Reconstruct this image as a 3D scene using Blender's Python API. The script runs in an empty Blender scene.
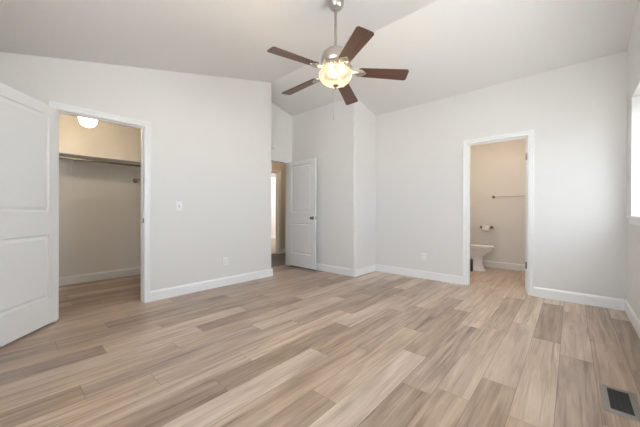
import bpy, bmesh, math, random
from mathutils import Vector, Matrix
C = bpy.context.scene.collection
SC = bpy.context.scene
PI = math.pi
rad = math.radians

# ------------------------------------------------------------------ camera
TH, FPX, Y0, CAMH, CX, ROLL = 0.7343, 279.73, 212.37, 1.0497, 318.69, 0.002
cam = bpy.data.cameras.new('camera'); camo = bpy.data.objects.new('camera', cam); C.objects.link(camo)
cam.sensor_fit = 'HORIZONTAL'; cam.sensor_width = 36.0
cam.lens = FPX * 36.0 / 640.0
cam.shift_x = (320 - CX) / 640.0
cam.shift_y = (Y0 - 213.5) / 640.0
cam.clip_start = 0.02
camo.matrix_world = (Matrix.Translation((0, 0, CAMH)) @ Matrix.Rotation(TH, 4, 'Z')
                     @ Matrix.Rotation(PI / 2, 4, 'X') @ Matrix.Rotation(ROLL, 4, 'Z'))
SC.camera = camo

# ------------------------------------------------------------------ sky / light / exposure
SC.view_settings.view_transform = 'Standard'
SC.view_settings.look = 'None'
SC.view_settings.gamma = 1.0
SC.view_settings.use_curve_mapping = False
SC.view_settings.exposure = 1.0
SKY = 9.4
SLAT = rad(64)   # tilt of the blind's slats
w = bpy.data.worlds.new('overcast_sky'); SC.world = w; w.use_nodes = True
nt = w.node_tree; nt.nodes.clear()
tc = nt.nodes.new('ShaderNodeTexCoord'); sep = nt.nodes.new('ShaderNodeSeparateXYZ')
rmp = nt.nodes.new('ShaderNodeValToRGB'); mr = nt.nodes.new('ShaderNodeMapRange')
bg = nt.nodes.new('ShaderNodeBackground'); wo = nt.nodes.new('ShaderNodeOutputWorld')
nt.links.new(tc.outputs['Generated'], sep.inputs[0]); nt.links.new(sep.outputs['Z'], mr.inputs[0])
mr.inputs[1].default_value = -1; mr.inputs[2].default_value = 1
nt.links.new(mr.outputs[0], rmp.inputs[0])
e = rmp.color_ramp.elements
e[0].position = 0.47; e[0].color = (1.0, 0.99, 0.98, 1)
e[1].position = 0.53; e[1].color = (0.83, 0.905, 1.0, 1)
my = nt.nodes.new('ShaderNodeMapRange'); my.inputs[1].default_value = -1; my.inputs[2].default_value = 1
my.inputs[3].default_value, my.inputs[4].default_value = SKY * 0.70, SKY * 1.15      # brighter side of the sky
mz = nt.nodes.new('ShaderNodeMapRange'); mz.inputs[1].default_value = 0; mz.inputs[2].default_value = 0.9
mz.inputs[3].default_value, mz.inputs[4].default_value = 1.1, 0.5                    # bright horizon, deeper zenith
ml = nt.nodes.new('ShaderNodeMath'); ml.operation = 'MULTIPLY'
nt.links.new(sep.outputs['Y'], my.inputs[0]); nt.links.new(sep.outputs['Z'], mz.inputs[0])
nt.links.new(my.outputs[0], ml.inputs[0]); nt.links.new(mz.outputs[0], ml.inputs[1]); nt.links.new(ml.outputs[0], bg.inputs[1])
nt.links.new(rmp.outputs[0], bg.inputs[0]); nt.links.new(bg.outputs[0], wo.inputs[0])

# room numbers (metres) ---------------------------------------------------
XA, YA = -3.667, 2.907          # left wall plane, its far end
XEN = -4.128                    # wall with the entry door
YD, XE = 3.778, -2.622          # nook wall and the short return
YB, XC = 4.434, 0.441           # far wall, window wall
YR = -0.5                       # rear wall
HR, YRDG, SL = 3.185, 2.890, 0.2558
T = 0.12
def hc(y): return HR - SL * abs(y - YRDG)
WY0, WY1, WZ0, WZ1 = 2.90, 4.115, 1.005, 2.19   # window opening
W2X0, W2X1, W2Z0, W2Z1 = -1.60, 0.10, 1.22, 2.13   # rear window, added out of view to bring in daylight
W3Y0, W3Y1, W3Z0, W3Z1 = 1.45, 2.65, 1.25, 2.19         # second right wall window, added out of view for daylight
WINDOWS = [('window_1', 'trim_10', (XC, (WY0 + WY1) / 2), -PI / 2, WY1 - WY0, WZ0, WZ1, 'white framed window in the right wall, nearest the far corner', 'white window stool and apron at the right edge'),
           ('added_window_2', 'trim_11', ((W2X0 + W2X1) / 2, YR), PI, W2X1 - W2X0, W2Z0, W2Z1, 'added white framed window in the unseen rear wall, letting in daylight', 'white stool and apron of the added rear window'),
           ('added_window_3', 'trim_12', (XC, (W3Y0 + W3Y1) / 2), -PI / 2, W3Y1 - W3Y0, W3Z0, W3Z1, 'added high white framed window in the right wall, unseen, letting in daylight', 'white stool and apron of the added high right wall window')]

def portal(name, loc, rot, sx, sy):
    l = bpy.data.lights.new(name, 'AREA'); l.shape = 'RECTANGLE'; l.size = sx; l.size_y = sy
    l.cycles.is_portal = True
    o = bpy.data.objects.new(name, l); C.objects.link(o); o.location = loc; o.rotation_euler = rot
    return o
for nm, tr, c, rz, wd, z0, z1, lb, tl in WINDOWS:
    n_ = Matrix.Rotation(rz, 3, 'Z') @ Vector((0, .16 if rz > 0 else .22, 0))
    portal('daylight_portal', (c[0] + n_.x, c[1] + n_.y, (z0 + z1) / 2), (PI / 2, 0, rz), wd, z1 - z0)

# ------------------------------------------------------------------ materials
def mat(name, col, rough=0.5, metal=0.0, spec=0.5, emis=None, estr=0.0, trans=0.0):
    m = bpy.data.materials.new(name); m.use_nodes = True
    b = m.node_tree.nodes['Principled BSDF']
    b.inputs['Base Color'].default_value = (*col, 1); b.inputs['Roughness'].default_value = rough
    b.inputs['Metallic'].default_value = metal; b.inputs['Specular IOR Level'].default_value = spec
    if emis: b.inputs['Emission Color'].default_value = (*emis, 1); b.inputs['Emission Strength'].default_value = estr
    return m
def noise_bump(m, scale, strength, dist=0.002, detail=3):
    n = m.node_tree; b = n.nodes['Principled BSDF']
    t = n.nodes.new('ShaderNodeTexCoord'); x = n.nodes.new('ShaderNodeTexNoise'); bp = n.nodes.new('ShaderNodeBump')
    x.inputs['Scale'].default_value = scale; x.inputs['Detail'].default_value = detail
    bp.inputs['Strength'].default_value = strength; bp.inputs['Distance'].default_value = dist
    n.links.new(t.outputs['Object'], x.inputs['Vector']); n.links.new(x.outputs[0], bp.inputs['Height'])
    n.links.new(bp.outputs[0], b.inputs['Normal'])
    return m
M = {}
M['wall'] = noise_bump(mat('wall_paint', (0.775, 0.757, 0.748), 0.7, spec=0.3), 60, 0.12)
M['ceil'] = noise_bump(mat('ceiling_paint', (0.815, 0.80, 0.79), 0.8, spec=0.2), 40, 0.2)
M['trim'] = noise_bump(mat('trim_paint', (0.865, 0.865, 0.875), 0.35), 25, 0.03)
M['door'] = noise_bump(mat('door_paint', (0.84, 0.84, 0.845), 0.4), 30, 0.04)
M['closetwall'] = noise_bump(mat('closet_paint', (0.80, 0.785, 0.765), 0.34, spec=0.4), 60, 0.12)
M['hallwall'] = noise_bump(mat('hall_paint', (0.70, 0.64, 0.57), 0.7, spec=0.3), 60, 0.12)
M['plastic'] = noise_bump(mat('white_plastic', (0.86, 0.86, 0.85), 0.3), 80, 0.01)
M['slot'] = noise_bump(mat('dark_slot', (0.05, 0.05, 0.05), 0.6), 80, 0.02)
M['porcelain'] = noise_bump(mat('porcelain', (0.92, 0.92, 0.92), 0.08, spec=0.6), 8, 0.01)
M['paper'] = noise_bump(mat('tissue_paper', (0.88, 0.86, 0.83), 0.9), 150, 0.2)
M['nickel'] = noise_bump(mat('brushed_nickel', (0.52, 0.49, 0.46), 0.32, metal=1.0), 200, 0.05)
M['darknickel'] = noise_bump(mat('dark_nickel', (0.20, 0.185, 0.17), 0.35, metal=1.0), 200, 0.05)
M['hinge'] = noise_bump(mat('hinge_metal', (0.22, 0.20, 0.18), 0.4, metal=1.0), 200, 0.05)
M['rod'] = noise_bump(mat('closet_rod_metal', (0.30, 0.27, 0.22), 0.35, metal=1.0), 200, 0.05)
M['vent'] = noise_bump(mat('register_metal', (0.27, 0.25, 0.235), 0.45, metal=0.6), 120, 0.05)
M['ventdark'] = noise_bump(mat('register_grille', (0.035, 0.035, 0.035), 0.5, metal=0.2), 120, 0.05)
M['canister'] = noise_bump(mat('canister_metal', (0.12, 0.12, 0.12), 0.35, metal=0.8), 120, 0.05)
M['vinyl'] = noise_bump(mat('white_vinyl', (0.85, 0.85, 0.85), 0.35), 40, 0.02)
M['sub'] = noise_bump(mat('plank_joint', (0.16, 0.115, 0.08), 0.8), 40, 0.1)
M['globe'] = mat('globe_glass', (0.9, 0.88, 0.84), 0.25, emis=(1.0, 0.79, 0.52), estr=14.5)
M['globe2'] = mat('bath_globe_glass', (0.9, 0.88, 0.84), 0.25, emis=(1.0, 0.80, 0.58), estr=13.5)
M['globe3'] = mat('added_globe_glass', (0.9, 0.88, 0.84), 0.25, emis=(1.0, 0.95, 0.88), estr=140.0)

def glass():
    m = bpy.data.materials.new('window_glass'); m.use_nodes = True; n = m.node_tree; n.nodes.clear()
    o = n.nodes.new('ShaderNodeOutputMaterial'); mx = n.nodes.new('ShaderNodeMixShader')
    tr = n.nodes.new('ShaderNodeBsdfTransparent'); gl = n.nodes.new('ShaderNodeBsdfGlossy'); fr = n.nodes.new('ShaderNodeFresnel')
    tr.inputs[0].default_value = (0.96, 0.98, 0.97, 1); gl.inputs['Roughness'].default_value = 0.02
    fr.inputs[0].default_value = 1.45
    ge = n.nodes.new('ShaderNodeNewGeometry'); ma = n.nodes.new('ShaderNodeMath'); ma.operation = 'MULTIPLY'; iv = n.nodes.new('ShaderNodeMath'); iv.operation = 'SUBTRACT'; iv.inputs[0].default_value = 1.0
    n.links.new(ge.outputs['Backfacing'], iv.inputs[1]); n.links.new(iv.outputs[0], ma.inputs[0]); n.links.new(fr.outputs[0], ma.inputs[1])
    n.links.new(ma.outputs[0], mx.inputs[0]); n.links.new(tr.outputs[0], mx.inputs[1]); n.links.new(gl.outputs[0], mx.inputs[2])
    n.links.new(mx.outputs[0], o.inputs[0]); return m
M['glass'] = glass()

def slat_mat():
    m = mat('blind_slat', (0.86, 0.86, 0.86), 0.5); n = m.node_tree; b = n.nodes['Principled BSDF']
    t = n.nodes.new('ShaderNodeBsdfTranslucent'); t.inputs[0].default_value = (0.9, 0.9, 0.9, 1); mx = n.nodes.new('ShaderNodeMixShader'); mx.inputs[0].default_value = 0.15
    n.links.new(b.outputs[0], mx.inputs[1]); n.links.new(t.outputs[0], mx.inputs[2]); n.links.new(mx.outputs[0], n.nodes['Material Output'].inputs[0]); return m
M['slat'] = slat_mat()
def alabaster():
    m = mat('alabaster_bowl', (0.22, 0.19, 0.14), 0.25)
    n = m.node_tree; b = n.nodes['Principled BSDF']
    t = n.nodes.new('ShaderNodeTexCoord'); x = n.nodes.new('ShaderNodeTexNoise'); r = n.nodes.new('ShaderNodeValToRGB')
    x.inputs['Scale'].default_value = 9; x.inputs['Detail'].default_value = 4; x.inputs['Distortion'].default_value = 1.2
    r.color_ramp.elements[0].position = 0.35; r.color_ramp.elements[0].color = (0.95, 0.70, 0.42, 1)
    r.color_ramp.elements[1].position = 0.62; r.color_ramp.elements[1].color = (1.0, 0.88, 0.68, 1)
    n.links.new(t.outputs['Object'], x.inputs['Vector']); n.links.new(x.outputs[0], r.inputs[0])
    n.links.new(r.outputs[0], b.inputs['Emission Color']); b.inputs['Emission Strength'].default_value = 0.34
    tr = n.nodes.new('ShaderNodeBsdfTransparent'); mx = n.nodes.new('ShaderNodeMixShader'); mx.inputs[0].default_value = 0.20
    tr.inputs[0].default_value = (1.0, 0.93, 0.80, 1)
    n.links.new(b.outputs[0], mx.inputs[1]); n.links.new(tr.outputs[0], mx.inputs[2]); n.links.new(mx.outputs[0], n.nodes['Material Output'].inputs[0])
    return m
M['bowl'] = alabaster()

def walnut():
    m = mat('walnut_blade', (0.1, 0.05, 0.03), 0.32)
    n = m.node_tree; b = n.nodes['Principled BSDF']
    t = n.nodes.new('ShaderNodeTexCoord'); mp = n.nodes.new('ShaderNodeMapping'); x = n.nodes.new('ShaderNodeTexNoise'); r = n.nodes.new('ShaderNodeValToRGB')
    mp.inputs['Scale'].default_value = (3, 60, 60); x.inputs['Scale'].default_value = 1.0; x.inputs['Detail'].default_value = 6
    r.color_ramp.elements[0].position = 0.3; r.color_ramp.elements[0].color = (0.075, 0.034, 0.024, 1)
    r.color_ramp.elements[1].position = 0.7; r.color_ramp.elements[1].color = (0.150, 0.072, 0.050, 1)
    n.links.new(t.outputs['Object'], mp.inputs[0]); n.links.new(mp.outputs[0], x.inputs['Vector']); n.links.new(x.outputs[0], r.inputs[0])
    n.links.new(r.outputs[0], b.inputs['Base Color']); return m
M['blade'] = walnut()

def planks():
    m = mat('oak_planks', (0.5, 0.4, 0.3), 0.34, spec=0.8)
    n = m.node_tree; b = n.nodes['Principled BSDF']; L = n.links
    at = n.nodes.new('ShaderNodeAttribute'); at.attribute_name = 'plank'
    sp = n.nodes.new('ShaderNodeSeparateColor'); L.new(at.outputs['Color'], sp.inputs[0])
    t = n.nodes.new('ShaderNodeTexCoord')
    off = n.nodes.new('ShaderNodeCombineXYZ')
    m1 = n.nodes.new('ShaderNodeMath'); m1.operation = 'MULTIPLY'; m1.inputs[1].default_value = 37.0; L.new(sp.outputs[1], m1.inputs[0])
    L.new(m1.outputs[0], off.inputs[0]); L.new(m1.outputs[0], off.inputs[1]); L.new(m1.outputs[0], off.inputs[2])
    ad = n.nodes.new('ShaderNodeVectorMath'); ad.operation = 'ADD'; L.new(t.outputs['Object'], ad.inputs[0]); L.new(off.outputs[0], ad.inputs[1])
    def nz(sx, sy, detail, dist=0.0):
        mp = n.nodes.new('ShaderNodeMapping'); mp.inputs['Scale'].default_value = (sx, sy, 1)
        x = n.nodes.new('ShaderNodeTexNoise'); x.inputs['Scale'].default_value = 1.0; x.inputs['Detail'].default_value = detail; x.inputs['Distortion'].default_value = dist
        L.new(ad.outputs[0], mp.inputs[0]); L.new(mp.outputs[0], x.inputs['Vector']); return x.outputs[0]
    g1, g2, g3, g4 = nz(150, 5.0, 4, 0.3), nz(12, 0.9, 4, 1.8), nz(7, 2.4, 2, 0.5), nz(46, 1.3, 3, 0.8)
    # tone: plank + broad cathedral streaks + fine grain + thin dark streaks
    def mul_add(s, k, prev, mid=0.5):
        a = n.nodes.new('ShaderNodeMath'); a.operation = 'SUBTRACT'; a.inputs[1].default_value = mid; L.new(s, a.inputs[0])
        c = n.nodes.new('ShaderNodeMath'); c.operation = 'MULTIPLY_ADD'; c.inputs[1].default_value = k; L.new(a.outputs[0], c.inputs[0]); L.new(prev, c.inputs[2]); return c.outputs[0]
    v0 = n.nodes.new('ShaderNodeMath'); v0.operation = 'MULTIPLY_ADD'; v0.inputs[1].default_value = 0.86; v0.inputs[2].default_value = 0.05; L.new(sp.outputs[0], v0.inputs[0])
    v = mul_add(g1, 0.34, v0.outputs[0]); v = mul_add(g2, 0.95, v); v = mul_add(g3, 0.40, v)
    dk = n.nodes.new('ShaderNodeMapRange'); dk.inputs[1].default_value = 0.54; dk.inputs[2].default_value = 0.70; L.new(g4, dk.inputs[0])
    v = mul_add(dk.outputs[0], -0.26, v, 0.15)
    r = n.nodes.new('ShaderNodeValToRGB'); L.new(v, r.inputs[0])
    el = r.color_ramp.elements
    el[0].position = 0.0; el[0].color = (0.153, 0.089, 0.050, 1)
    el[1].position = 1.0; el[1].color = (0.681, 0.532, 0.410, 1)
    k = el.new(0.5); k.color = (0.398, 0.273, 0.180, 1)
    r2 = n.nodes.new('ShaderNodeValToRGB'); L.new(v, r2.inputs[0])
    el = r2.color_ramp.elements
    el[0].position = 0.0; el[0].color = (0.185, 0.125, 0.095, 1)
    el[1].position = 1.0; el[1].color = (0.671, 0.555, 0.471, 1)
    k = el.new(0.5); k.color = (0.445, 0.342, 0.283, 1)
    mx = n.nodes.new('ShaderNodeMix'); mx.data_type = 'RGBA'
    L.new(sp.outputs[2], mx.inputs['Factor']); L.new(r.outputs[0], mx.inputs['A']); L.new(r2.outputs[0], mx.inputs['B'])
    L.new(mx.outputs['Result'], b.inputs['Base Color'])
    bp = n.nodes.new('ShaderNodeBump'); bp.inputs['Strength'].default_value = 0.12; bp.inputs['Distance'].default_value = 0.001
    L.new(g1, bp.inputs['Height']); L.new(bp.outputs[0], b.inputs['Normal'])
    return m
M['planks'] = planks()

def carpet():
    m = mat('grey_carpet', (0.2, 0.19, 0.185), 0.95, spec=0.1)
    n = m.node_tree; b = n.nodes['Principled BSDF']
    t = n.nodes.new('ShaderNodeTexCoord'); x = n.nodes.new('ShaderNodeTexNoise'); r = n.nodes.new('ShaderNodeValToRGB')
    x.inputs['Scale'].default_value = 120; x.inputs['Detail'].default_value = 5
    r.color_ramp.elements[0].color = (0.16, 0.155, 0.16, 1); r.color_ramp.elements[1].color = (0.34, 0.33, 0.33, 1)
    n.links.new(t.outputs['Object'], x.inputs['Vector']); n.links.new(x.outputs[0], r.inputs[0]); n.links.new(r.outputs[0], b.inputs['Base Color'])
    return m
M['carpet'] = carpet()
M['tan'] = noise_bump(mat('tan_floor', (0.50, 0.41, 0.33), 0.6), 30, 0.1)

# ------------------------------------------------------------------ mesh helpers
def finish(name, bm, m, parent=None, loc=None, smooth=False, recalc=True):
    if recalc: bmesh.ops.recalc_face_normals(bm, faces=bm.faces[:])
    me = bpy.data.meshes.new(name); bm.to_mesh(me); bm.free()
    for mm in (m if isinstance(m, (list, tuple)) else [m]): me.materials.append(M[mm])
    if smooth:
        for p in me.polygons: p.use_smooth = True
        try: me.set_sharp_from_angle(angle=rad(38))
        except Exception: pass
    o = bpy.data.objects.new(name, me); C.objects.link(o)
    if parent: o.parent = parent
    if loc: o.location = loc
    return o
def meta(o, label=None, cat=None, group=None, kind=None):
    if label: o['label'] = label
    if cat: o['category'] = cat
    if group: o['group'] = group
    if kind: o['kind'] = kind
    return o
def empty(name, loc, rz=0.0):
    o = bpy.data.objects.new(name, None); C.objects.link(o); o.location = loc; o.rotation_euler = (0, 0, rz)
    o.empty_display_size = 0.1; return o
def box(bm, x0, x1, y0, y1, z0, z1, bev=0.0, mi=0):
    vs = [bm.verts.new((x, y, z)) for x in (x0, x1) for y in (y0, y1) for z in (z0, z1)]
    fs = [(0, 1, 3, 2), (4, 6, 7, 5), (0, 4, 5, 1), (2, 3, 7, 6), (0, 2, 6, 4), (1, 5, 7, 3)]
    faces = [bm.faces.new([vs[i] for i in f]) for f in fs]
    for f in faces: f.material_index = mi
    if bev:
        es = list({ed for f in faces for ed in f.edges})
        bmesh.ops.bevel(bm, geom=es, offset=bev, segments=2, affect='EDGES', profile=0.5)
def prism(bm, pts, axis, a, b):
    """pts: polygon in the two other axes; extruded along axis from a to b."""
    def P(p, t):
        if axis == 0: return (t, p[0], p[1])
        if axis == 1: return (p[0], t, p[1])
        return (p[0], p[1], t)
    A = [bm.verts.new(P(p, a)) for p in pts]; B = [bm.verts.new(P(p, b)) for p in pts]
    n = len(pts)
    bm.faces.new(A); bm.faces.new(B[::-1])
    for i in range(n): bm.faces.new((A[i], A[(i + 1) % n], B[(i + 1) % n], B[i]))
def lathe(bm, prof, n=32, mtx=None, cap=True):
    """prof: list of (r, z); revolved about local z, then transformed by mtx."""
    rings = []
    for r, z in prof:
        if r < 1e-6: rings.append([bm.verts.new((0, 0, z))])
        else: rings.append([bm.verts.new((r * math.cos(2 * PI * i / n), r * math.sin(2 * PI * i / n), z)) for i in range(n)])
    for a, b in zip(rings, rings[1:]):
        for i in range(n):
            j = (i + 1) % n
            if len(a) == 1 and len(b) == 1: continue
            if len(a) == 1: bm.faces.new((a[0], b[i], b[j]))
            elif len(b) == 1: bm.faces.new((a[i], a[j], b[0]))
            else: bm.faces.new((a[i], a[j], b[j], b[i]))
    if cap:
        if len(rings[0]) > 1: bm.faces.new(rings[0][::-1])
        if len(rings[-1]) > 1: bm.faces.new(rings[-1])
    if mtx is not None:
        bmesh.ops.transform(bm, matrix=mtx, verts=[v for r in rings for v in r])
    return [v for r in rings for v in r]
def tube(bm, p0, p1, r, n=14, r1=None):
    p0, p1 = Vector(p0), Vector(p1); d = p1 - p0
    q = Vector((0, 0, 1)).rotation_difference(d.normalized()).to_matrix().to_4x4()
    lathe(bm, [(r, 0), (r1 if r1 is not None else r, d.length)], n, Matrix.Translation(p0) @ q)
def pathtube(bm, pts, r, n=10):
    pts = [Vector(p) for p in pts]; rings = []
    for i, p in enumerate(pts):
        d = (pts[min(i + 1, len(pts) - 1)] - pts[max(i - 1, 0)]).normalized()
        q = Vector((0, 0, 1)).rotation_difference(d).to_matrix()
        rings.append([bm.verts.new(p + q @ Vector((r * math.cos(2 * PI * k / n), r * math.sin(2 * PI * k / n), 0))) for k in range(n)])
    for a, b in zip(rings, rings[1:]):
        for i in range(n): bm.faces.new((a[i], a[(i + 1) % n], b[(i + 1) % n], b[i]))
    bm.faces.new(rings[0][::-1]); bm.faces.new(rings[-1])
AXY = Matrix.Rotation(-PI / 2, 4, 'X')   # local z -> +y
AXX = Matrix.Rotation(PI / 2, 4, 'Y')    # local z -> +x
def struct(name, bm, m, label, cat): return meta(finish(name, bm, m), label, cat, kind='structure')

# ================================================================== SHELL
# ---- floor: oak planks running towards the far wall, one mesh
random.seed(7)
PW, PX0, PL = 0.1788, -0.062, 1.225
JY = {-2: .35, -1: 3.20, 0: 2.74, 1: 2.96, 2: 2.024, 3: 1.72, 4: 1.63, 5: 2.03, 6: 2.43, 7: 3.055, 8: 1.57, 9: 2.09, 10: 1.155, 11: .62,
      12: 1.515, 13: .885, 14: 1.15, 15: .49, 16: .94, 17: .252, 18: .605}
# tone of planks: (row, plank index counted from the row's listed joint) -> tone
TONE = {(-2, 0): .25, (-2, 1): .22, (-2, 2): .3, (-2, 3): .28,
        (-1, 0): .46, (-1, -1): .44, (-1, -2): .4,
        (0, 0): .58, (0, -1): .32, (0, -2): .34, (0, 1): .5,
        (1, 0): .34, (1, -1): .68, (1, -2): .5, (1, 1): .55,
        (2, 1): .80, (2, 0): .62, (2, -1): .38,
        (3, 0): .60, (3, 1): .52, (3, -1): .5,
        (4, 1): .82, (4, 0): .46, (4, -1): .26,
        (5, 1): .78, (5, 0): .40, (5, -1): .72,
        (6, 1): .72, (6, 0): .38, (6, -1): .64, (6, -2): .42,
        (7, 0): .74, (7, -1): .46, (7, -2): .56,
        (8, -1): .72, (8, 0): .40, (8, 1): .55, (9, -1): .28, (9, -2): .3, (9, 0): .66, (9, 1): .5, (10, -1): .6, (10, 0): .74, (10, 1): .42, (10, -2): .4,
        (11, -1): .70, (11, 0): .52, (11, 1): .45, (12, -1): .45, (12, 0): .74, (12, 1): .45, (13, -1): .62, (13, 0): .55, (13, 1): .62,
        (14, -1): .72, (14, 0): .34, (14, 1): .72, (15, -1): .30, (15, 0): .76, (15, 1): .5, (16, 0): .38, (16, -1): .56, (17, 0): .50, (17, -1): .45,
        (18, 0): .30, (18, -1): .52}
fb = bmesh.new()
lay = fb.loops.layers.float_color.new('plank')
def slab(x0, x1, y0, y1, z0, z1): box(fb, x0, x1, y0, y1, z0, z1, mi=1)
slab(XEN - T, XC + T, YR - T, 6.33, -0.12, -0.0015)
slab(-5.5, XEN - T, YR - T, 2.42, -0.12, -0.0015)
g = 0.0008
for row in range(-3, 32):
    x0 = PX0 - PW * row; x1 = x0 + PW
    j = JY.get(row, random.uniform(0, PL))
    for k in range(-5, 6):
        y0 = j + k * PL; y1 = y0 + PL
        tone = TONE.get((row, k), random.choice([.3, .42, .5, .58, .66, .74])); r1, r2 = random.random(), random.uniform(.2, .75)
        if y0 > YB - .9 and x0 > XE: tone = random.uniform(.75, .98); r2 = .4  # planks in and just before the bathroom coloured paler in place of stronger light
        rects = []
        if x1 > XEN - T: rects.append((max(x0, XEN - T), min(x1, XC + T), max(y0, YR - T), min(y1, 6.33)))
        if x0 < XEN - T: rects.append((max(x0, -5.5), min(x1, XEN - T), max(y0, YR - T), min(y1, 2.42)))
        for a, b, c, d in rects:
            if b - a < .003 or d - c < .003: continue
            a += g; b -= g; c += g; d -= g
            f = fb.faces.new([fb.verts.new(p) for p in ((a, c, 0), (b, c, 0), (b, d, 0), (a, d, 0))])
            f.material_index = 0
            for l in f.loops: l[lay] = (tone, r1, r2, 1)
fl = finish('floor', fb, ['planks', 'sub'], recalc=False)
meta(fl, 'light oak plank floor of the bedroom, closet and bathroom', 'floor', kind='structure')
b = bmesh.new(); box(b, -5.62, XEN - T, 2.54, 6.1, -0.12, 0.001); struct('floor_hall', b, 'carpet', 'grey carpet of the hallway beyond the entry door', 'floor')
b = bmesh.new(); box(b, -8.9, -5.62, 2.6, 9.0, -0.12, 0.001); struct('floor_far_room', b, 'tan', 'tan floor of the bright room across the hallway', 'floor')

# ---- vaulted ceiling
b = bmesh.new(); ex = 0.14
prism(b, [(YR - T, hc(YR - T)), (YRDG, HR), (YB + T, hc(YB + T)), (YB + T, hc(YB + T) + ex), (YRDG, HR + ex), (YR - T, hc(YR - T) + ex)], 0, XEN - T - .02, XC + .22)
struct('ceiling', b, 'ceil', 'white vaulted ceiling with a ridge across the bedroom', 'ceiling')

def rounded(bm, pts):
    A = [bm.verts.new((x, y, -.005)) for x, y in pts]; B = [bm.verts.new((x, y, hc(y) + .02)) for x, y in pts]; n = len(pts)
    bm.faces.new(A); bm.faces.new(B[::-1])
    for i in range(n): bm.faces.new((A[i], A[(i + 1) % n], B[(i + 1) % n], B[i]))
def arc(cx, cy, r, a0, a1, n=6): return [(cx + r * math.cos(a0 + (a1 - a0) * k / n), cy + r * math.sin(a0 + (a1 - a0) * k / n)) for k in range(n + 1)]
BR = .018
def wall_x(name, x0, x1, ya, yb, holes, top, m, label, extra=None):
    """wall slab in the YZ plane; holes = (y0, y1, z0, z1); top = function of y or a number"""
    bm = bmesh.new(); tp = top if callable(top) else (lambda y: top)
    if extra: rounded(bm, extra)
    ys = sorted({ya, yb, *[h[0] for h in holes], *[h[1] for h in holes]} | ({YRDG} if callable(top) and ya < YRDG < yb else set()))
    for p, q in zip(ys, ys[1:]):
        hs = [h for h in holes if h[0] <= p + 1e-6 and h[1] >= q - 1e-6]
        if not hs: prism(bm, [(p, -.005), (q, -.005), (q, tp(q) + .02), (p, tp(p) + .02)], 0, x0, x1)
        else:
            h = hs[0]
            if h[2] > 0.001: prism(bm, [(p, -.005), (q, -.005), (q, h[2]), (p, h[2])], 0, x0, x1)
            prism(bm, [(p, h[3]), (q, h[3]), (q, tp(q) + .02), (p, tp(p) + .02)], 0, x0, x1)
    return struct(name, bm, m, label, 'wall')
def wall_y(name, y0, y1, xa, xb, holes, top, m, label):
    bm = bmesh.new(); tp = top if callable(top) else (lambda y: top)
    xs = sorted({xa, xb, *[h[0] for h in holes], *[h[1] for h in holes]})
    def q4(p, q, z, zt=None):
        # z .. sloped top
        vs = []
        for x in (p, q):
            for y in (y0, y1):
                for k in (0, 1): vs.append(bm.verts.new((x, y, z if k == 0 else (zt if zt is not None else tp(y) + .02))))
        for f in ((0, 1, 3, 2), (4, 6, 7, 5), (0, 4, 5, 1), (2, 3, 7, 6), (0, 2, 6, 4), (1, 5, 7, 3)): bm.faces.new([vs[i] for i in f])
    for p, q in zip(xs, xs[1:]):
        hs = [h for h in holes if h[0] <= p + 1e-6 and h[1] >= q - 1e-6]
        if not hs: q4(p, q, -.005)
        else:
            q4(p, q, hs[0][3])
            if hs[0][2] > .001: q4(p, q, -.005, hs[0][2])
    return struct(name, bm, m, label, 'wall')

CL0, CL1, CLH = 0.312, 1.047, 2.034       # closet opening
EN0, EN1, ENH = 2.965, 3.712, 2.035       # entry opening
BA0, BA1, BAH = -1.108, -0.411, 2.034     # bathroom opening
wall_x('wall_left', XA - T, XA, YR - T, YA - BR, [(CL0 - .018, CL1 + .018, 0, CLH + .018)], hc, 'wall', 'left bedroom wall with the closet doorway', [(XA - T, YA - BR)] + arc(XA - BR, YA - BR, BR, 0, PI / 2) + [(XA - T, YA)])
wall_y('wall_nook', YA - T, YA, XEN - T, XA - T, [], hc, 'wall', 'short wall at the end of the left wall, facing the nook')
wall_x('wall_entry', XEN - T, XEN, YA, YD, [(EN0, EN1, 0, ENH)], hc, 'wall', 'recessed wall with the entry doorway to the hall')
b = bmesh.new()
rounded(b, [(XEN - T, YD)] + arc(XE - BR, YD + BR, BR, -PI / 2, 0) + [(XE, YB + T), (XEN - T, YB + T)])
struct('wall_alcove', b, 'wall', 'boxed out wall behind the open entry door with its short side', 'wall')
wall_y('wall_far', YB, YB + T, XE, XC + .20, [(BA0 - .018, BA1 + .018, 0, BAH + .018)], hc, 'wall', 'far bedroom wall with the bathroom doorway')
wall_x('wall_right', XC, XC + .20, YR - T, YB, [(WY0, WY1, WZ0, WZ1), (W3Y0, W3Y1, W3Z0, W3Z1)], hc, 'wall', 'right bedroom wall with the window')
wall_y('wall_rear', YR - T, YR, XA, XC, [(W2X0, W2X1, W2Z0, W2Z1)], hc, 'wall', 'rear bedroom wall behind the viewer')

# ---- closet room
CBX, CY0, CY1 = -5.40, -0.45, 2.30
wall_x('wall_closet_back', CBX - T, CBX, CY0 - T, CY1 + T, [], 2.62, 'closetwall', 'back wall of the closet behind the shelf')
wall_y('wall_closet_near', CY0 - T, CY0, CBX, XA - T, [], 2.62, 'closetwall', 'near side wall inside the closet')
wall_y('wall_closet_far', CY1, CY1 + T, CBX, XA - T, [], 2.62, 'closetwall', 'far side wall inside the closet')
b = bmesh.new(); box(b, CBX - T, XA - T, CY0 - T, CY1 + T, 2.62, 2.74); struct('ceiling_closet', b, 'ceil', 'flat closet ceiling', 'ceiling')
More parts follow.
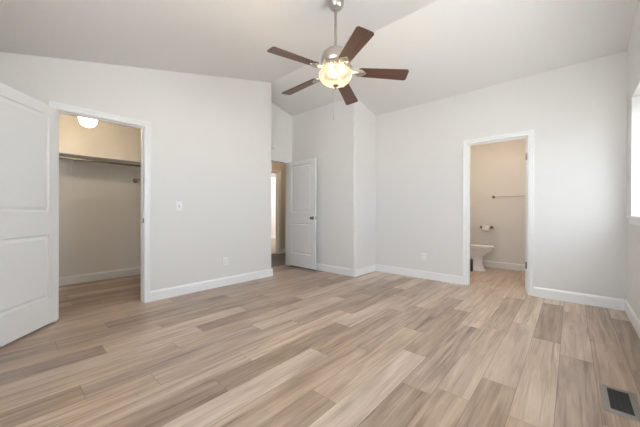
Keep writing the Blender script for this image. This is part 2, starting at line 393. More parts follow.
# ---- bathroom
BX0, BX1, BY1 = -1.80, 0.50, 6.21
wall_y('wall_bathroom_back', BY1, BY1 + T, BX0 - T, BX1 + T, [], 2.44, 'wall', 'back wall of the bathroom with the towel bar')
wall_x('wall_bathroom_left', BX0 - T, BX0, YB + T, BY1, [], 2.44, 'wall', 'left wall of the bathroom behind the toilet')
wall_x('wall_bathroom_right', BX1, BX1 + T, YB + T, BY1, [], 2.44, 'wall', 'right wall of the bathroom')
b = bmesh.new(); box(b, BX0 - T, BX1 + T, YB + T, BY1 + T, 2.46, 2.58); struct('ceiling_bathroom', b, 'ceil', 'flat bathroom ceiling', 'ceiling')
# ---- hallway and the bright room across it
HX = -5.50
wall_x('wall_hall', HX - T, HX, 2.42, 6.1, [(3.80, 4.60, 0, 2.06)], 2.44, 'hallwall', 'beige hallway wall seen through the entry doorway')
wall_y('wall_hall_near', 2.42, 2.54, HX, XEN - T, [], 2.44, 'hallwall', 'near end wall of the hallway')
wall_y('wall_hall_far', 5.98, 6.1, HX, XEN - T, [], 2.44, 'hallwall', 'far end wall of the hallway')
b = bmesh.new(); prism(b, [(YB + T, -.005), (6.1, -.005), (6.1, 2.46), (YB + T, 2.46)], 0, XEN - T, XEN - .02); struct('wall_hall_side', b, 'hallwall', 'side wall of the hallway past the entry doorway', 'wall')
b = bmesh.new(); box(b, HX - T, XEN - T - .02, 2.42, 6.1, 2.44, 2.56); struct('ceiling_hall', b, 'ceil', 'flat hallway ceiling', 'ceiling')
wall_x('wall_far_room_back', -8.9, -8.78, 2.6, 9.0, [], 2.44, 'wall', 'bright back wall of the room across the hallway')
wall_y('wall_far_room_near', 2.6, 2.72, -8.78, HX - T, [], 2.44, 'wall', 'near wall of the room across the hallway')
wall_y('wall_far_room_end', 8.88, 9.0, -8.78, HX - T, [], 2.44, 'wall', 'end wall of the room across the hallway')
b = bmesh.new(); prism(b, [(6.1, -.005), (8.88, -.005), (8.88, 2.46), (6.1, 2.46)], 0, HX - T, HX); struct('wall_far_room_side', b, 'wall', 'side wall of the room across the hallway', 'wall')
b = bmesh.new(); box(b, -8.9, HX - T - .005, 2.6, 9.0, 2.44, 2.56); struct('ceiling_far_room', b, 'ceil', 'flat ceiling of the room across the hallway', 'ceiling')

# ---- casings and jambs
PROF = [(0, 0), (0, .009), (.004, .012), (.024, .0125), (.030, .0165), (.036, .0135), (.042, .018), (.054, .018), (.057, .015), (.057, 0)]
def casing(name, put, a0, a1, top, label, z0=0.0):
    """put(a, depth, z) -> world; a runs along the wall, depth out of it"""
    bm = bmesh.new(); r = .005; cols = []
    for u, v in PROF:
        cols.append([bm.verts.new(put(a0 - r - u + .0, v, z0)), bm.verts.new(put(a0 - r - u, v, top + r + u)), bm.verts.new(put(a1 + r + u, v, top + r + u)), bm.verts.new(put(a1 + r + u, v, z0))])
    for A, B in zip(cols, cols[1:]):
        for i in range(3): bm.faces.new((A[i], A[i + 1], B[i + 1], B[i]))
    for i in range(3): bm.faces.new((cols[-1][i], cols[-1][i + 1], cols[0][i + 1], cols[0][i]))
    bm.faces.new([c[0] for c in cols]); bm.faces.new([c[3] for c in cols][::-1])
    return struct(name, bm, 'trim', label, 'trim')
casing('trim_1', lambda a, d, z: (XA + d, a, z), CL0, CL1, CLH, 'white casing around the closet doorway')
casing('trim_2', lambda a, d, z: (a, YB - d, z), BA0, BA1, BAH, 'white casing around the bathroom doorway', .007)
casing('trim_3', lambda a, d, z: (XA - T - d, a, z), CL0, CL1, CLH, 'white casing on the closet side of its doorway')
casing('trim_4', lambda a, d, z: (a, YB + T + d, z), BA0, BA1, BAH, 'white casing on the bathroom side of its doorway')
casing('trim_5', lambda a, d, z: (HX + d, a, z), 3.82, 4.58, 2.04, 'white casing of the doorway across the hallway')
def jamb(name, along, lo, hi, a0, a1, top, stop, label):
    """along: 'y' opening runs along y in an x-thick wall, or 'x'"""
    bm = bmesh.new()
    def bx(p0, p1, q0, q1, z0, z1):
        if along == 'y': box(bm, q0, q1, p0, p1, z0, z1)
        else: box(bm, p0, p1, q0, q1, z0, z1)
    bx(a0 - .018, a0, lo, hi, 0, top); bx(a1, a1 + .018, lo, hi, 0, top); bx(a0 - .018, a1 + .018, lo, hi, top, top + .018)
    s0, s1 = stop
    bx(a0, a0 + .011, s0, s1, 0, top); bx(a1 - .011, a1, s0, s1, 0, top); bx(a0 + .011, a1 - .011, s0, s1, top - .011, top)
    return struct(name, bm, 'trim', label, 'trim')
j1 = jamb('trim_6', 'y', XA - T, XA, CL0, CL1, CLH, (XA - .075, XA - .04), 'white jamb lining the closet doorway')
j2 = jamb('trim_7', 'x', YB, YB + T, BA0, BA1, BAH, (YB + .045, YB + .08), 'white jamb lining the bathroom doorway')
j3 = jamb('trim_8', 'y', HX - T, HX, 3.82, 4.58, 2.04, (HX - .08, HX - .045), 'white jamb of the doorway across the hallway')
b = bmesh.new(); box(b, XEN - T + .01, XEN - .002, EN0, EN0 + .018, 0, ENH - .018); box(b, XEN - T + .01, XEN - .002, EN1 - .009, EN1, 0, ENH - .018); box(b, XEN - T + .01, XEN - .002, EN0, EN1, ENH - .018, ENH)
struct('trim_9', b, 'trim', 'white jamb lining the entry doorway', 'trim')
# strike plate on the closet jamb and latch marks
b = bmesh.new(); box(b, XA - .045, XA - .008, CL1 - .0025, CL1 + .001, .92, .98); box(b, XA - .008, XA - .0005, CL1 - .004, CL1 + .004, .93, .97)
o = finish('strike_plate', b, 'darknickel', j1); o['label'] = 'dark metal strike plate'

# ---- baseboards
BH = .122
def base(name, pts, label):
    """mitred baseboard along a floor polyline; the board lies to the right-hand side of travel"""
    bm = bmesh.new(); P = [Vector((p[0], p[1])) for p in pts]; n = len(P)
    prof = [(0, 0), (.014, 0), (.014, BH - .022), (.011, BH - .012), (.006, BH - .004), (.004, BH), (0, BH)]
    dirs = [(P[i + 1] - P[i]).normalized() for i in range(n - 1)]
    nrm = [Vector((d.y, -d.x)) for d in dirs]; rings = []
    for i in range(n):
        if i == 0: mv = nrm[0]
        elif i == n - 1: mv = nrm[-1]
        else:
            mv = nrm[i - 1] + nrm[i]; mv = mv / (1 + nrm[i - 1].dot(nrm[i]))
        rings.append([bm.verts.new((P[i].x + mv.x * d, P[i].y + mv.y * d, z)) for d, z in prof])
    for A, B in zip(rings, rings[1:]):
        for k in range(len(prof)): bm.faces.new((A[k], A[(k + 1) % len(prof)], B[(k + 1) % len(prof)], B[k]))
    bm.faces.new(rings[0]); bm.faces.new(rings[-1][::-1])
    return struct(name, bm, 'trim', label, 'baseboard')
CW = .062
base('baseboard_left', [(XA, CL1 + CW), (XA, YA), (XEN, YA)], 'white baseboard along the left wall past the closet')
base('baseboard_left_near', [(XA, YR), (XA, CL0 - CW)], 'white baseboard on the left wall behind the closet door')
base('baseboard_alcove', [(XEN, YD), (XE, YD), (XE, YB), (BA0 - CW, YB)], 'white baseboard from behind the entry door to the bathroom doorway')
base('baseboard_far', [(BA1 + CW, YB), (XC, YB), (XC, YR), (XA, YR)], 'white baseboard from the bathroom doorway around the window wall')
base('baseboard_closet', [(XA - T, CY0), (CBX, CY0), (CBX, CY1), (XA - T, CY1)], 'white baseboard inside the closet')
base('baseboard_bathroom', [(BX0, YB + T), (BX0, BY1), (BX1, BY1), (BX1, YB + T)], 'white baseboard inside the bathroom')
base('baseboard_hall', [(HX, 4.58 + CW), (HX, 5.98)], 'baseboard of the hallway wall beyond its doorway')
base('baseboard_far_room', [(-8.78, 2.72), (-8.78, 8.88)], 'white baseboard of the room across the hallway')

# ---- windows: one in the right wall, two more added out of view for daylight
def window(name, trim, c, rz, wd, z0, z1, label, tlabel):
    """c = middle of the opening on the room face; local x along the wall, local y outwards"""
    mt = Matrix.Translation((c[0], c[1], 0)) @ Matrix.Rotation(rz, 4, 'Z'); fw = .045; h = wd / 2; dp = 0.0 if rz > 0 else .06
    def ring(bm, x0, x1, y0, y1, za, zb, w_):
        box(bm, x0, x0 + w_, y0, y1, za, zb); box(bm, x1 - w_, x1, y0, y1, za, zb)
        box(bm, x0 + w_, x1 - w_, y0, y1, za, za + w_); box(bm, x0 + w_, x1 - w_, y0, y1, zb - w_, zb)
    def done(nm, bm, m, par=None):
        bm.transform(mt); return finish(nm, bm, m, par)
    b = bmesh.new(); ring(b, -h, h, .085 + dp, .135 + dp, z0, z1, fw)
    win = meta(done(name, b, 'vinyl'), label, 'window', kind='structure')
    for k, (xa, xb) in enumerate(((-h + fw, .012), (-.012, h - fw))):
        o_ = .008 if k else -.012
        b = bmesh.new(); ring(b, xa, xb, .097 + dp + o_, .115 + dp + o_, z0 + fw, z1 - fw, .032); s = done('window_sash', b, 'vinyl', win)
        b = bmesh.new(); box(b, xa + .03, xb - .03, .105 + dp + o_, .108 + dp + o_, z0 + fw + .03, z1 - fw - .03); done('pane', b, 'glass', s)
    b = bmesh.new(); box(b, -h - .05, h + .05, -.030, -.0005, z0 - .004, z0 + .018, .003); box(b, -h, h, -.001, .085 + dp, z0 - .004, z0 + .018)
    box(b, -h - .035, h + .035, -.014, -.0005, z0 - .062, z0 - .004)
    bm = b; bm.transform(mt); struct(trim, bm, 'trim', tlabel, 'trim')
for i, (nm, tr, c, rz, wd, z0, z1, lb, tl) in enumerate(WINDOWS): window(nm, tr, c, rz, wd, z0, z1, lb, tl)

# ---- white horizontal blind lowered in the right wall window
BLY0, BLY1, BXC = WY0 + .008, WY1 - .008, XC + .105
wb = empty('window_blind', (BXC, (WY0 + WY1) / 2, WZ1)); meta(wb, 'white horizontal slat blind lowered in the right wall window', 'blind'); hb = (BLY1 - BLY0) / 2
b = bmesh.new(); box(b, -.026, .026, -hb, hb, -.045, -.001, .003); finish('headrail', b, 'vinyl', wb)
b = bmesh.new(); zb_ = WZ0 + .018 - WZ1
n_ = 46; z0_, z1_ = -.062, zb_ + .030
for k in range(n_):
    z_ = z0_ + (z1_ - z0_) * k / (n_ - 1); ct, st = math.cos(SLAT) * .0135, math.sin(SLAT) * .0135
    vs = [b.verts.new((x_, y_, z_ + zz)) for y_ in (-hb, hb) for x_, zz in ((-ct, -st), (0, .0016), (ct, st))]
    b.faces.new((vs[0], vs[1], vs[4], vs[3])); b.faces.new((vs[1], vs[2], vs[5], vs[4]))
finish('slats', b, 'slat', wb, smooth=True, recalc=False)
b = bmesh.new(); box(b, -.014, .014, -hb, hb, zb_ + .001, zb_ + .016, .003); finish('bottom_rail', b, 'vinyl', wb)
for y_ in (-hb + .15, 0, hb - .15):
    b = bmesh.new(); tube(b, (0, y_, -.045), (0, y_, zb_ + .012), .0009, 6); finish('cord', b, 'plastic', wb)

# ================================================================== DOORS
def leaf_mesh(wd, ht, t, stile, rows, arch=False):
    """two-panel moulded leaf, local: x 0..wd from hinge, y -t..0, z 0..ht. rows: (z0, z1) of panels"""
    bm = bmesh.new()
    xs = [0, stile, wd - stile, wd]; zs = [0] + [z for r in rows for z in r] + [ht]
    for side, y in ((1, 0.0), (-1, -t)):
        for i in range(3):
            for k in range(len(zs) - 1):
                x0, x1, z0, z1 = xs[i], xs[i + 1], zs[k], zs[k + 1]
                if i == 1 and (z0, z1) in rows:
                    loops = []
                    for off, dep in ((0, 0), (.005, .009), (.013, .012), (.021, .011), (.040, .0025)):
                        yy = y - side * dep
                        loops.append([bm.verts.new(p) for p in ((x0 + off, yy, z0 + off), (x1 - off, yy, z0 + off), (x1 - off, yy, z1 - off), (x0 + off, yy, z1 - off))])
                    for A, B in zip(loops, loops[1:]):
                        for q in range(4): bm.faces.new((A[q], A[(q + 1) % 4], B[(q + 1) % 4], B[q]))
                    bm.faces.new(loops[-1])
                else:
                    bm.faces.new([bm.verts.new(p) for p in ((x0, y, z0), (x1, y, z0), (x1, y, z1), (x0, y, z1))])
    for k in range(len(zs) - 1):
        for x in (0, wd): bm.faces.new([bm.verts.new(p) for p in ((x, 0, zs[k]), (x, 0, zs[k + 1]), (x, -t, zs[k + 1]), (x, -t, zs[k]))])
    for i in range(3):
        for z in (0, ht): bm.faces.new([bm.verts.new(p) for p in ((xs[i], 0, z), (xs[i + 1], 0, z), (xs[i + 1], -t, z), (xs[i], -t, z))])
    bmesh.ops.remove_doubles(bm, verts=bm.verts[:], dist=1e-5)
    return bm
def knob(parent, x, y, z, sgn, m='darknickel'):
    b = bmesh.new(); mt = Matrix.Translation((x, y, z)) @ (AXY if sgn > 0 else AXY @ Matrix.Rotation(PI, 4, 'X'))
    lathe(b, [(0, .018), (.011, .018), (.010, .026), (.016, .031), (.0245, .038), (.0265, .045), (.023, .052), (.012, .056), (0, .0565)], 28, mt)
    k = finish('knob', b, m, parent, smooth=True); k['label'] = 'round dark metal knob'
    b = bmesh.new(); lathe(b, [(0, 0), (.032, 0), (.032, .004), (.028, .009), (.014, .011), (.011, .020), (0, .020)], 28, mt)
    finish('rose', b, m, k, smooth=True)
def hinge(parent, x, y, z, m='hinge', plate=True):
    b = bmesh.new()
    tube(b, (x, y, z - .045), (x, y, z + .045), .006, 12)
    tube(b, (x, y, z - .049), (x, y, z + .049), .004, 10)
    h = finish('hinge', b, m, parent, smooth=True); h['label'] = 'dark metal hinge'
    return h
ROWS = ((.235, .818), (1.025, 1.915))

# closet door, swung out into the bedroom
ang = math.atan2(-.38, .462)
d1 = finish('door_1', leaf_mesh(.728, 2.008, .035, .113, ROWS), 'door'); d1.location = (-3.655, .322, .022); d1.rotation_euler = (0, 0, ang)
meta(d1, 'white two panel closet door swung open at the left edge', 'door', kind='structure')
for z in (.2, 1.0, 1.83): hinge(d1, -.004, -.038, z)
knob(d1, .682, 0, .93, 1); knob(d1, .682, -.035, .93, -1)
b = bmesh.new(); box(b, .7275, .7295, -.029, -.006, .9, .96); finish('latch_plate', b, 'darknickel', d1)

# entry door, opened against the nook wall
d2 = finish('door_2', leaf_mesh(.725, 1.995, .035, .105, ROWS), 'door'); d2.location = (XEN + .004, 3.704, .030)
meta(d2, 'white two panel entry door standing open beside the recessed wall', 'door', kind='structure')
for z in (.2, 1.0, 1.8): hinge(d2, -.002, .006, z)
knob(d2, .664, -.035, .918, -1); knob(d2, .664, 0, .918, 1)
b = bmesh.new(); box(b, .7245, .7265, -.029, -.006, .89, .95); finish('latch_plate', b, 'nickel', d2)

# bathroom door, opened into the bathroom
d3 = finish('door_3', leaf_mesh(.690, 2.008, .035, .105, ROWS), 'door'); d3.location = (BA1 - .039, YB + T + .012, .014); d3.rotation_euler = (0, 0, PI / 2)
meta(d3, 'white bathroom door opened inward, seen edge on', 'door', kind='structure')
for z in (.345, 1.775):
    h = hinge(d3, -.006, -.041, z, 'hinge')
    b = bmesh.new(); box(b, -.0022, .0008, -.033, -.002, z - .045, z + .045); p_ = finish('hinge_plate', b, 'hinge', h)
knob(d3, .61, 0, .93, 1); knob(d3, .61, -.035, .93, -1)

# ================================================================== CEILING FAN
FX, FY = -1.568, 1.960
BULB_W = 3.0
fan = empty('ceiling_fan', (FX, FY, hc(FY)))
meta(fan, 'five blade ceiling fan with dark wood blades and a lit glass bowl', 'ceiling fan')
fz = lambda z: z - hc(FY)
sl = math.atan(SL)
b = bmesh.new()
tilt = Matrix.Rotation(sl, 4, 'X')
lathe(b, [(0, .0), (.066, .0), (.069, -.022), (.066, -.045), (.055, -.066), (.038, -.080), (0, -.086)], 36, tilt)
lathe(b, [(0, -.050), (.022, -.060), (.027, -.078), (.024, -.094), (.014, -.102), (0, -.102)], 28)
finish('canopy', b, 'nickel', fan, smooth=True)
b = bmesh.new(); tube(b, (0, 0, -.085), (0, 0, fz(2.50)), .0125, 20); finish('downrod', b, 'nickel', fan, smooth=True)
b = bmesh.new()
lathe(b, [(0, fz(2.525)), (.020, fz(2.525)), (.022, fz(2.505)), (.050, fz(2.500)), (.092, fz(2.488)), (.118, fz(2.468)), (.132, fz(2.436)), (.136, fz(2.402)), (.132, fz(2.370)), (.122, fz(2.360)), (0, fz(2.360))], 48)
mh = finish('motor_housing', b, 'nickel', fan, smooth=True)
b = bmesh.new()
lathe(b, [(0, fz(2.361)), (.112, fz(2.361)), (.116, fz(2.350)), (.108, fz(2.336)), (.114, fz(2.324)), (.104, fz(2.312)), (.085, fz(2.306)), (.080, fz(2.290)), (0, fz(2.290))], 48)
for k in range(30):
    a = 2 * PI * k / 30
    lathe(b, [(0, 0), (.0075, .004), (.0090, .016), (.006, .026), (0, .029)], 8, Matrix.Translation((.114 * math.cos(a), .114 * math.sin(a), fz(2.326))))
o = finish('ornament_ring', b, 'nickel', mh, smooth=True); o['label'] = 'beaded metal ring'

def blade_bm():
    bm = bmesh.new(); x0, x1, w0, w1, t = 0.205, .636, .054, .068, .006; rc = .022; pts = []
    def corner(cx, cy, a0):
        for k in range(5): a = a0 + PI / 2 * k / 4; pts.append((cx + rc * math.cos(a), cy + rc * math.sin(a)))
    corner(x1 - rc, w1 - rc, 0); corner(x0 + rc, w0 - rc, PI / 2); corner(x0 + rc, -w0 + rc, PI); corner(x1 - rc, -w1 + rc, 3 * PI / 2)
    prism(bm, pts, 2, 0, t); return bm
def iron_bm():
    bm = bmesh.new()
    # scrolled arm from the motor down to the blade, a fork and a medallion
    pathtube(bm, [(.090, 0, .098), (.115, 0, .085), (.138, 0, .050), (.150, 0, .012), (.172, 0, -.006), (.200, 0, -.006)], .011, 10)
    for s in (-1, 1):
        pathtube(bm, [(.165, 0, -.004), (.178, s * .022, -.005), (.198, s * .036, -.005), (.222, s * .038, -.005), (.240, s * .026, -.005), (.262, 0, -.005)], .0065, 8)
    lathe(bm, [(0, -.012), (.012, -.012), (.016, -.008), (.022, -.008), (.027, -.012), (.031, -.008), (.031, -.0015), (0, -.0015)], 24, Matrix.Translation((.212, 0, 0)))
    for x, y in ((.226, .034), (.226, -.034), (.262, 0)):
        lathe(bm, [(0, -.012), (.007, -.010), (.009, -.0015), (0, -.0015)], 12, Matrix.Translation((x, y, 0)))
    return bm
bmesh_blade = None
DZ = {0: -.012, 1: -.020, 2: -.006, 3: .026, 4: .008}
for k in range(5):
    a = rad(39.6 + 72 * k)
    Mx = Matrix.Translation((0, 0, fz(2.312))) @ Matrix.Rotation(a, 4, 'Z') @ Matrix.Rotation(-DZ[k] / .6 + .055, 4, 'Y') @ Matrix.Rotation(rad(-12), 4, 'X')
    if k == 0:
        bl = finish('blade', blade_bm(), 'blade', fan); ir = finish('blade_iron', iron_bm(), 'nickel', bl, smooth=True)
        ir['label'] = 'scrolled nickel blade bracket'
    else:
        bl2 = bl.copy(); C.objects.link(bl2); bl2.parent = fan
        i2 = ir.copy(); C.objects.link(i2); i2.parent = bl2
        bl2.matrix_local = Mx; continue
    bl.matrix_local = Mx
b = bmesh.new()
lathe(b, [(.134, fz(2.292)), (.144, fz(2.296)), (.150, fz(2.290)), (.149, fz(2.276)), (.141, fz(2.250)), (.123, fz(2.224)), (.096, fz(2.204)), (.062, fz(2.190)), (.030, fz(2.184)), (0, fz(2.183))], 48, cap=False)
bw = finish('light_bowl', b, 'bowl', fan, smooth=True); bw['label'] = 'glowing alabaster glass bowl'
b = bmesh.new(); lathe(b, [(0, fz(2.150)), (.006, fz(2.153)), (.010, fz(2.162)), (.007, fz(2.170)), (.018, fz(2.176)), (.026, fz(2.184)), (.027, fz(2.190)), (0, fz(2.190))], 24)
finish('finial', b, 'darknickel', bw, smooth=True)
for k in range(3):   # the fan's own bulbs, inside the bowl
    a = rad(20 + 120 * k); l = bpy.data.lights.new('bulb', 'POINT'); l.energy = BULB_W; l.color = (1.0, .76, .48); l.shadow_soft_size = .022
    lo_ = bpy.data.objects.new('bulb', l); C.objects.link(lo_); lo_.parent = fan; lo_.location = (.075 * math.cos(a), .075 * math.sin(a), fz(2.258))
b = bmesh.new()
tube(b, (.08, -.13, fz(2.345)), (.08, -.13, fz(1.86)), .0012, 6)
pc = finish('pull_chain', b, 'nickel', fan)
b = bmesh.new(); lathe(b, [(0, fz(1.825)), (.004, fz(1.83)), (.005, fz(1.845)), (.003, fz(1.858)), (0, fz(1.862))], 12, Matrix.Translation((.08, -.13, 0))); finish('pull_bob', b, 'nickel', pc, smooth=True)

# ================================================================== CLOSET THINGS
# shelf on cleats with a bracket
SZ = 1.843
sh = empty('closet_shelf', (CBX, .9, SZ))
meta(sh, 'long white shelf across the back wall of the closet', 'shelf')
b = bmesh.new(); box(b, .001, .305, CY0 - .9 + .002, CY1 - .9 - .002, 0, .018, .002); finish('shelf_board', b, 'trim', sh)
b = bmesh.new(); box(b, .001, .018, CY0 - .9 + .004, CY1 - .9 - .004, -.07, -.0005, .002); finish('cleat', b, 'trim', sh)
b = bmesh.new(); tube(b, (.255, CY0 - .9 + .004, -.055), (.255, CY1 - .9 - .004, -.055), .0155, 16); o = finish('hanging_rod', b, 'rod', sh, smooth=True); o['label'] = 'dark metal hanging rod under the shelf'
b = bmesh.new(); yb_ = .61 - .9
box(b, .018, .022, yb_ - .0125, yb_ + .0125, -.29, -.002); box(b, .0185, .285, yb_ - .0125, yb_ + .0125, -.006, -.002)
pathtube(b, [(.024, yb_, -.27), (.06, yb_, -.235), (.15, yb_, -.125), (.215, yb_, -.055), (.235, yb_, -.040)], .006, 8)
pathtube(b, [(.235 + .020 * (1 - math.cos(t_)), yb_, -.055 - .018 * math.sin(t_)) for t_ in [PI * q / 8 for q in range(9)]], .004, 8)
o = finish('bracket', b, 'trim', sh); o['label'] = 'white metal shelf and rod bracket'
# short rod on the right of the closet
b = bmesh.new(); sr = empty('garment_rod', (CBX, 1.412, 1.572)); meta(sr, 'short dark metal rod on a round flange at the right of the closet', 'rod')
tube(b, (.012, 0, 0), (XA - T - CBX - .012, 0, 0), .014, 16); finish('rod', b, 'rod', sr, smooth=True)
for x0_, x1_ in ((.0, 1), (XA - T - CBX, -1)):
    b = bmesh.new(); lathe(b, [(0, 0), (.034, 0), (.034, .006), (.022, .012), (.019, .022), (0, .022)], 24, Matrix.Translation((x0_, 0, 0)) @ (AXX if x1_ > 0 else AXX @ Matrix.Rotation(PI, 4, 'X')))
    finish('flange', b, 'rod', sr, smooth=True)
# globe lights
def globe(name, loc, m, label, r=.095, drop=0.0):
    e_ = empty(name, loc); meta(e_, label, 'ceiling light')
    b = bmesh.new(); lathe(b, [(0, 0), (r * .72, 0), (r * .74, -.010), (r * .62, -.030), (r * .60, -.055), (0, -.055)], 32); finish('lamp_base', b, 'nickel', e_, smooth=True)
    if drop:
        b = bmesh.new(); tube(b, (0, 0, -.05), (0, 0, -.05 - drop), .008, 14); finish('stem', b, 'nickel', e_, smooth=True)
    b = bmesh.new(); lathe(b, [(r * q_, z_ - drop) for q_, z_ in ((.58, -.050), (.80, -.062), (.98, -.095), (1, -.125), (.92, -.160), (.72, -.190), (.40, -.210), (0, -.216))], 36, cap=False)
    o = finish('globe', b, m, e_, smooth=True); o['label'] = 'glowing white glass globe'
    return e_
globe('globe_light', (-4.60, .680, 2.62), 'globe', 'round lit globe lamp hanging in the closet', .095, .265)
globe('globe_light', (-.72, 5.05, 2.46), 'globe2', 'round lit globe lamp on the bathroom ceiling', .11)
globe('globe_light', (-4.85, 4.0, 2.44), 'globe', 'added globe lamp out of view on the hallway ceiling', .08)  # lamp added out of view to brighten the hallway
globe('globe_light', (-7.2, 7.6, 2.44), 'globe3', 'added globe lamp out of view in the room across the hallway', .12)  # unseen lamp added to light the far room's back wall

sc_ = empty('added_wall_lamp', (-1.42, YB + T, 1.98)); meta(sc_, 'added globe lamp out of view on the bathroom wall beside its doorway', 'added lamp')  # hidden lamp added to brighten the near side of the toilet
b = bmesh.new(); lathe(b, [(0, 0), (.055, 0), (.055, .012), (.03, .022), (.016, .03), (.016, .055), (0, .055)], 28, AXY); finish('wall_plate', b, 'nickel', sc_, smooth=True)
b = bmesh.new(); lathe(b, [(.016, .045), (.05, .055), (.078, .085), (.085, .118), (.072, .155), (.04, .180), (0, .188)], 32, AXY, cap=False); finish('globe', b, 'globe2', sc_, smooth=True)
# ================================================================== WALL PLATES
def plate(name, loc, rz, label, cat, kind):
    e_ = empty(name, loc, rz); meta(e_, label, cat)      # local: plate in x-z, facing -y
    b = bmesh.new(); box(b, -.0355, .0355, -.006, 0, -.058, .058, .0025); finish('cover_plate', b, 'plastic', e_)
    if kind == 'switch':
        b = bmesh.new(); box(b, -.0165, .0165, -.0075, -.005, -.034, .034, .001); fr_ = finish('switch_frame', b, 'plastic', e_)
        b = bmesh.new(); box(b, -.005, .005, -.019, -.007, -.004, .014, .002); finish('toggle', b, 'plastic', e_)
        b = bmesh.new(); box(b, -.006, .006, -.0082, -.0070, -.012, .0125); finish('toggle_slot', b, 'slot', e_)
    else:
        for zc in (.021, -.021):
            b = bmesh.new()
            lathe(b, [(0, 0), (.0165, 0), (.0165, .002), (.0155, .003), (0, .003)], 24, Matrix.Translation((0, -.0055, zc)) @ AXY @ Matrix.Rotation(PI, 4, 'X'))
            s_ = finish('socket', b, 'plastic', e_)
            b = bmesh.new()
            for x_ in (-.0065, .0065): box(b, x_ - .001, x_ + .001, -.0092, -.0080, zc + .001, zc + .009)
            lathe(b, [(0, 0), (.0025, 0), (.0025, .001), (0, .001)], 12, Matrix.Translation((0, -.0082, zc - .007)) @ AXY @ Matrix.Rotation(PI, 4, 'X'))
            finish('slots', b, 'slot', s_)
    for zc in ((.03, -.03) if kind == 'switch' else (0,)):
        b = bmesh.new(); lathe(b, [(0, 0), (.003, 0), (.0025, .001), (0, .0012)], 12, Matrix.Translation((0, -.0058 if kind != 'switch' else -.0074, zc)) @ AXY @ Matrix.Rotation(PI, 4, 'X')); finish('screw', b, 'plastic', e_)
plate('light_switch', (XA, 1.436, 1.126), PI / 2, 'white toggle light switch on the left wall beside the closet', 'light switch', 'switch')
plate('wall_outlet', (XA, 2.069, .350), PI / 2, 'white power outlet low on the left wall', 'outlet', 'outlet')
plate('wall_outlet', (-1.740, YB, .345), 0, 'white power outlet low on the far wall beside the bathroom doorway', 'outlet', 'outlet')
# smoke alarm above the entry
sm = empty('smoke_alarm', (XEN, 3.300, 2.275)); meta(sm, 'small round white smoke alarm above the entry doorway', 'smoke alarm')
b = bmesh.new(); lathe(b, [(0, 0), (.050, 0), (.050, .012), (0, .012)], 32, AXX); finish('mounting_base', b, 'plastic', sm, smooth=True)
b = bmesh.new(); lathe(b, [(0, .012), (.046, .012), (.044, .030), (.034, .038), (.016, .040), (0, .040)], 32, AXX); finish('cover', b, 'plastic', sm, smooth=True)

# ================================================================== FLOOR REGISTER
vn = empty('floor_register', (.203, 2.280, 0)); meta(vn, 'metal floor vent with a dark grille set in the planks', 'floor vent')
b = bmesh.new(); hx, hy, ix, iy = .074, .158, .044, .122
lo = [[b.verts.new((sx * X_, sy * Y_, z_)) for sx, sy in ((-1, -1), (1, -1), (1, 1), (-1, 1))] for X_, Y_, z_ in ((hx, hy, .0005), (hx - .003, hy - .003, .004), (ix + .012, iy + .012, .0065), (ix, iy, .0055), (ix, iy, .0008))]
for A, B in zip(lo, lo[1:]):
    for q in range(4): b.faces.new((A[q], A[(q + 1) % 4], B[(q + 1) % 4], B[q]))
finish('frame', b, 'vent', vn)
b = bmesh.new()
box(b, -ix, ix, -iy, iy, .0006, .0012); gr = finish('grille_back', b, 'slot', vn)
b = bmesh.new()
for k in range(15):
    y_ = -iy + .008 + k * (2 * iy - .016) / 14
    vs_ = []
    box(b, -ix, ix, y_ - .0022, y_ + .0022, .0012, .0048)
for x_ in (-.022, 0, .022): box(b, x_ - .0012, x_ + .0012, -iy, iy, .0012, .0040)
finish('grille', b, 'ventdark', vn)

# ================================================================== BATHROOM THINGS
TX, TY = -1.775, 5.760      # back of tank, axis (toilet faces +x)
to = empty('toilet', (TX, TY, 0)); meta(to, 'white porcelain toilet seen side on through the bathroom doorway', 'toilet')
def oval(cx, ax, by, z, n=28, sq=2.3, back=None):
    out = []
    for i in range(n):
        t_ = 2 * PI * i / n; c, s = math.cos(t_), math.sin(t_)
        x = cx + ax * math.copysign(abs(c) ** (2 / sq), c); y = by * math.copysign(abs(s) ** (2 / sq), s)
        if back is not None: x = max(x, back)
        out.append((x, y, z))
    return out
def loft(bm, rings, cap0=True, cap1=True):
    R = [[bm.verts.new(p) for p in r] for r in rings]; n = len(R[0])
    for A, B in zip(R, R[1:]):
        for i in range(n): bm.faces.new((A[i], A[(i + 1) % n], B[(i + 1) % n], B[i]))
    if cap0: bm.faces.new(R[0][::-1])
    if cap1: bm.faces.new(R[-1])
b = bmesh.new()   # pedestal and bowl, one continuous casting
loft(b, [oval(.395, .245, .120, 0), oval(.395, .242, .118, .02), oval(.385, .225, .102, .05), oval(.380, .212, .095, .14), oval(.382, .212, .096, .22),
         oval(.390, .214, .102, .265), oval(.418, .236, .128, .308), oval(.448, .264, .158, .345), oval(.466, .280, .174, .380), oval(.468, .283, .178, .408), oval(.468, .272, .168, .413), oval(.470, .225, .125, .418), oval(.46, .15, .08, .33)])
finish('bowl', b, 'porcelain', to, smooth=True)
b = bmesh.new(); loft(b, [oval(.475, .284, .179, .4185, back=.215), oval(.475, .292, .187, .426, back=.213), oval(.475, .290, .185, .438, back=.214), oval(.475, .280, .176, .440, back=.22)]); finish('seat', b, 'porcelain', to, smooth=True)
b = bmesh.new(); loft(b, [oval(.472, .280, .176, .4425, back=.215), oval(.472, .290, .186, .450, back=.213), oval(.472, .284, .180, .462, back=.216), oval(.472, .24, .14, .469, back=.23)]); finish('lid', b, 'porcelain', to, smooth=True)
b = bmesh.new(); box(b, .005, .195, -.215, .215, .40, .76, .018)
tk = finish('tank', b, 'porcelain', to, smooth=True)
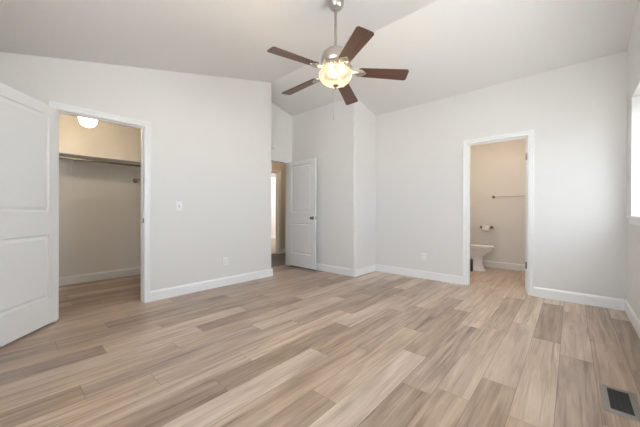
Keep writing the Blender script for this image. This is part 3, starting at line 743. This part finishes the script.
b = bmesh.new(); box(b, .0, .205, -.225, .225, .7605, .795, .010); finish('tank_lid', b, 'porcelain', tk, smooth=True)
b = bmesh.new(); lathe(b, [(0, 0), (.012, 0), (.012, .012), (0, .014)], 16, Matrix.Translation((.195, -.15, .70)) @ AXX); box(b, .203, .213, -.155, -.085, .693, .707, .003); finish('flush_lever', b, 'nickel', tk, smooth=True)
b = bmesh.new(); box(b, .05, .26, -.10, .10, .25, .402, .02); finish('shelf_support', b, 'porcelain', to, smooth=True)
# dark canister by the toilet
cn = empty('canister', (-1.345, 5.560, 0)); meta(cn, 'dark grey canister beside the toilet base, partly behind the doorway edge', 'canister')
b = bmesh.new(); lathe(b, [(0, .002), (.042, .002), (.044, .008), (.042, .20), (.036, .215), (0, .215)], 28); finish('body', b, 'canister', cn, smooth=True)
b = bmesh.new(); lathe(b, [(0, .2155), (.034, .2155), (.030, .230), (.010, .240), (0, .240)], 28); finish('cap', b, 'nickel', cn, smooth=True)
# towel bar
tb = empty('towel_bar', (-1.10, BY1, 1.350)); meta(tb, 'slim metal towel bar high on the bathroom back wall', 'towel bar')
b = bmesh.new(); tube(b, (0, -.062, 0), (.61, -.062, 0), .008, 14); finish('bar', b, 'nickel', tb, smooth=True)
for x_ in (0, .61):
    b = bmesh.new(); lathe(b, [(0, 0), (.028, 0), (.028, .006), (.016, .014), (.012, .045), (.017, .055), (.017, .074), (0, .076)], 24, Matrix.Translation((x_, 0, 0)) @ AXY @ Matrix.Rotation(PI, 4, 'X')); finish('post', b, 'darknickel', tb, smooth=True)
# paper holder and roll
th_ = empty('toilet_paper_holder', (-1.215, BY1, .768)); meta(th_, 'dark metal two post paper holder on the bathroom back wall', 'toilet paper holder')
for x_ in (-.085, .085):
    b = bmesh.new(); lathe(b, [(0, 0), (.028, 0), (.028, .006), (.016, .014), (.013, .045), (.019, .055), (.019, .080), (0, .082)], 24, Matrix.Translation((x_, 0, 0)) @ AXY @ Matrix.Rotation(PI, 4, 'X')); finish('post', b, 'darknickel', th_, smooth=True)
b = bmesh.new(); tube(b, (-.08, -.072, 0), (.08, -.072, 0), .008, 14); finish('spindle', b, 'nickel', th_, smooth=True)
b = bmesh.new(); lathe(b, [(.019, -.056), (.056, -.056), (.058, -.052), (.058, .052), (.056, .056), (.019, .056), (.019, -.056)], 32, Matrix.Translation((-1.215, BY1 - .072, .757)) @ AXX, cap=False)
pr = finish('toilet_paper_roll', b, 'paper', smooth=True); meta(pr, 'white toilet paper roll hanging between the two holder posts', 'toilet paper')
